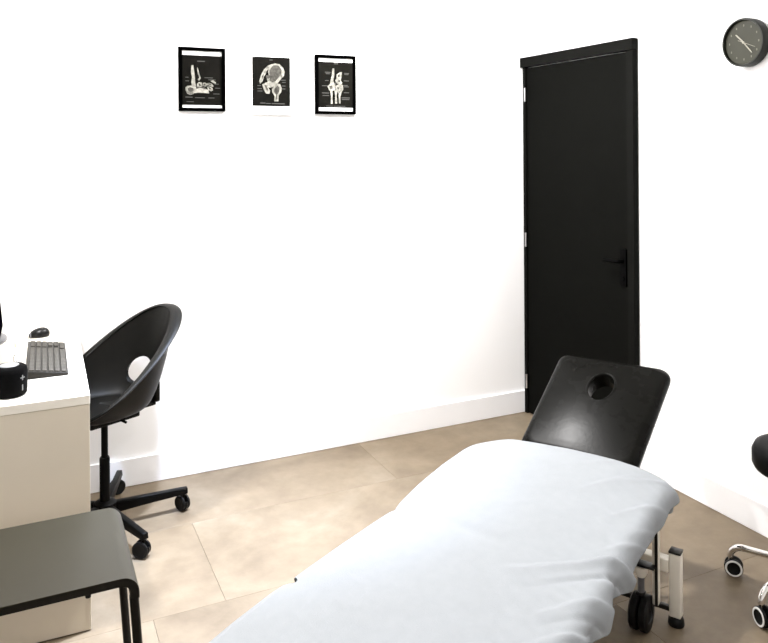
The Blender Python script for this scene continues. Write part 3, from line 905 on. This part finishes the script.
# folds: (from (s, q) at the right edge, to inner point, height, width)
FOLDS = [((-0.49, -0.37), (-0.74, -0.06), 0.022, 0.020), ((-0.535, -0.38), (-0.78, -0.14), -0.014, 0.014),
         ((-0.64, -0.38), (-0.90, -0.20), 0.013, 0.018), ((-0.72, -0.38), (-0.90, -0.24), -0.010, 0.014), ((-0.80, -0.38), (-1.02, -0.22), 0.014, 0.020), ((-0.95, -0.38), (-1.10, -0.26), 0.010, 0.02),
         ((-0.10, -0.37), (-0.36, -0.20), 0.007, 0.013), ((-0.24, -0.37), (-0.42, -0.28), 0.005, 0.012), ((-0.01, -0.30), (-0.20, -0.10), 0.006, 0.014),
         ((0.00, -0.14), (-0.16, 0.06), 0.003, 0.018), ((-0.345, -0.37), (-0.58, -0.22), 0.008, 0.014), ((-0.05, -0.22), (-0.34, -0.02), 0.003, 0.02)]
NSs, NQ = 230, 190
s_head_over = 0.075
S0, S1 = -1.70, BACK1 + s_head_over
bm = bmesh.new()
grid = []
for i in range(NSs + 1):
    row_ = []
    p = S0 + (S1 - S0) * i / NSs
    for j in range(NQ + 1):
        qf = -1 + 2 * j / NQ           # -1 right .. +1 left
        # half width of what the cloth lies on
        s_edge = BACK1 + 0.012
        w = HW + 0.014
        # bulging out along each section, tight at the hinge
        sc = min(p, BACK1)
        bulge = 0.0
        if BACK0 - 0.01 < sc: bulge = 0.030 * max(0, math.sin(PI * min(1, max(0, (sc - BACK0) / 0.62)))) ** 0.6 if qf > 0 else -0.006
        else: bulge = 0.016 * max(0, math.sin(PI * min(1, (BACK0 - sc) / 0.9))) ** 0.6 - 0.014 * sm(-1.08, -1.45, sc) if qf > 0 else 0.002
        w += bulge
        # rounded corners at the head end
        cdist = BACK1 + 0.01 - p
        rc = 0.16 if qf > 0 else 0.045
        if cdist < rc:
            c2 = max(0.0, rc - max(cdist, 0.0))
            w -= rc - math.sqrt(max(0.0, rc*rc - c2*c2)) if c2 < rc else rc
        w = max(w, 0.10)
        drop_r = 0.068 + 0.010 * math.sin(p * 9 + 1) + 0.012 * noise.noise((p * 7, 3, 0))
        
        drop_r -= 0.020 * sm(-0.22, -0.02, p)
        drop_l = 0.075 + 0.01 * math.sin(p * 6)
        if qf > 0: drop_l -= 0.098 * math.exp(-((p + 1.06) / 0.045) ** 2)
        full = (w - 0.035 + 0.035 * PI/2 + ((drop_r if qf < 0 else drop_l) - 0.035))
        q_ = qf * full
        b_, dB = wrap(q_, w, 0.035)
        # along the head end
        a_, dA = wrap(p - (-0.6), s_edge + 0.6, 0.030) if p > -0.6 else (p + 0.6, 0.0)
        a_ -= 0.6
        z = ztop(min(a_, BACK1)) - min(dA + dB, 0.12)
        hang = sm(0.0, 0.06, dB)
        # wrinkles
        z += 0.0045 * noise.noise((p * 3.5, q_ * 3.5, 1.7)) * (1 - hang)
        z += 0.0018 * noise.noise((p * 11 + q_ * 6, q_ * 9, 5.1)) * (1 - hang)
        z += 0.0022 * noise.noise((p * 30 - q_ * 22, q_ * 12 + p * 8, 2.3)) * (1 - hang) * sm(0.02, 0.30, -q_)
        z += 0.016 * max(0.0, 1 - (b_ / 0.30) ** 2) * sm(-0.35, 0.0, p)
        z -= 0.017 * sm(0.45, 1.0, -qf) * sm(-0.30, 0.02, p)
        bo = 0.0
        for A_, B_, hh, ww in FOLDS:
            d, t = seg_dist((p, q_), A_, B_)
            wv = ww * 0.75 * (1.0 + 0.9 * t)
            prof_ = math.exp(-(d / wv) ** 2) * (1 - t) ** 1.1 if d > 0 else math.exp(-(d / (wv * 0.45)) ** 2) * (1 - t) ** 1.1
            z += hh * prof_ * (1 - 0.5 * hang); bo += hh * prof_ * 0.5 * hang
        # hanging edge ripples on the right
        if qf < 0:
            rip = math.sin(p * 34 + 2.2 * noise.noise((p * 5, 0, 9))) * 0.010 + noise.noise((p * 16, 2, 4)) * 0.012
            b_ -= hang * (0.003 + rip * (0.25 + 0.75 * sm(-0.35, -0.55, p))) + bo
            if p < -0.45: z += hang * 0.010 * math.sin(p * 30)
        else:
            b_ += hang * 0.004 * math.sin(p * 20)
        # loose point at the right head corner
        k = math.exp(-((p - (BACK1 + 0.035)) / 0.055) ** 2) * sm(0.84, 1.0, -qf)
        b_ -= 0.026 * k; a_ += 0.018 * k; z += 0.010 * k
        # the seam between the two sections
        z -= 0.006 * math.exp(-((p - BACK0 + 0.008) / 0.022) ** 2) * (0.25 + 0.75 * sm(0.0, 0.30, b_)) * (1 - hang)
        row_.append(bm.verts.new((a_, TC + b_, z)))
    grid.append(row_)
for i in range(NSs):
    for j in range(NQ):
        bm.faces.new((grid[i][j], grid[i][j+1], grid[i+1][j+1], grid[i+1][j]))
bmesh.ops.recalc_face_normals(bm, faces=bm.faces)
cl = obj('cloth', bm, 'sheet', cover, True, 180)
md = cl.modifiers.new('thick', 'SOLIDIFY'); md.thickness = 0.003; md.offset = 1.0

# ------------------------------------------------------------------ rolling stool at the right
ST = Vector((-0.262, -1.955, 0))
stool = tag(empty('rolling_stool', ST), 'black padded stool on a chrome five-star castor base at the right', 'stool')
bm = bmesh.new(); lathe(bm, [(0, 0.438), (0.140, 0.438), (0.155, 0.444), (0.163, 0.460), (0.163, 0.500), (0.154, 0.520), (0.132, 0.528), (0, 0.531)], 56)
obj('seat_pad', bm, 'stool_seat', stool, True, 50)
bm = bmesh.new(); lathe(bm, [(0, 0.420), (0.10, 0.420), (0.11, 0.437), (0, 0.437)], 32)
obj('seat_plate', bm, 'plastic_black', stool, True, 40)
bm = bmesh.new(); lathe(bm, [(0, 0.10), (0.013, 0.10), (0.013, 0.419), (0, 0.419)], 20); obj('gas_spring', bm, 'chrome', stool, True, 40)
bm = bmesh.new(); lathe(bm, [(0, 0.075), (0.027, 0.075), (0.027, 0.270), (0.020, 0.282), (0, 0.282)], 28); obj('column_sleeve', bm, 'chrome', stool, True, 40)
a1 = math.atan2(-1.745 - ST.y, -0.350 - ST.x)
for i in range(5):
    a = a1 + R(72 * i)
    d = Vector((math.cos(a), math.sin(a), 0))
    rad = 0.245
    bm = bmesh.new()
    pts = [d * 0.02 + Vector((0, 0, 0.118)), d * 0.12 + Vector((0, 0, 0.116)), d * (rad - 0.05) + Vector((0, 0, 0.112))]
    for k in range(1, 9):
        t = R(90 * k / 8)
        pts.append(d * (rad - 0.05 + 0.05 * math.sin(t)) + Vector((0, 0, 0.112 - 0.045 * (1 - math.cos(t)))))
    tube(bm, pts, 0.0115, 14)
    obj('base_leg', bm, 'chrome', stool, True, 60)
    castor(stool, (d.x * rad, d.y * rad), R((130, 75, 150, 200, 20)[i]), 'rubber', 0.0315, ring='ring', stem_top=0.080, stem_mat='chrome', offset=0.012)

# ------------------------------------------------------------------ ceiling downlights and the added floor spot
for x, y, watts, beam, lab in LAMPS:
    d = tag(empty('ceiling_downlight', (x, y, ZC)), lab, 'ceiling light', 'recessed ceiling downlights')
    bm = bmesh.new(); lathe(bm, [(0.070, -0.0005), (0.098, -0.0005), (0.096, -0.006), (0.072, -0.009)], 40, closed=True)
    obj('trim_ring', bm, 'frame_white', d, True, 40)
    bm = bmesh.new(); lathe(bm, [(0, -0.001), (0.0695, -0.001), (0.0695, -0.004), (0, -0.004)], 40)
    obj('lens', bm, 'lens', d)
    if beam:
        ld = bpy.data.lights.new('downlight', 'SPOT'); ld.spot_size = R(beam); ld.spot_blend = 1.0; ld.shadow_soft_size = 0.05
    else:
        ld = bpy.data.lights.new('downlight', 'AREA'); ld.shape = 'DISK'; ld.size = 0.13
    ld.energy = watts; ld.color = (0.86, 1.00, 1.30) if beam else LAMP_COLOR
    lo_ = bpy.data.objects.new('downlight', ld); COL.objects.link(lo_); lo_.parent = d; lo_.location = (0, 0, -0.012)
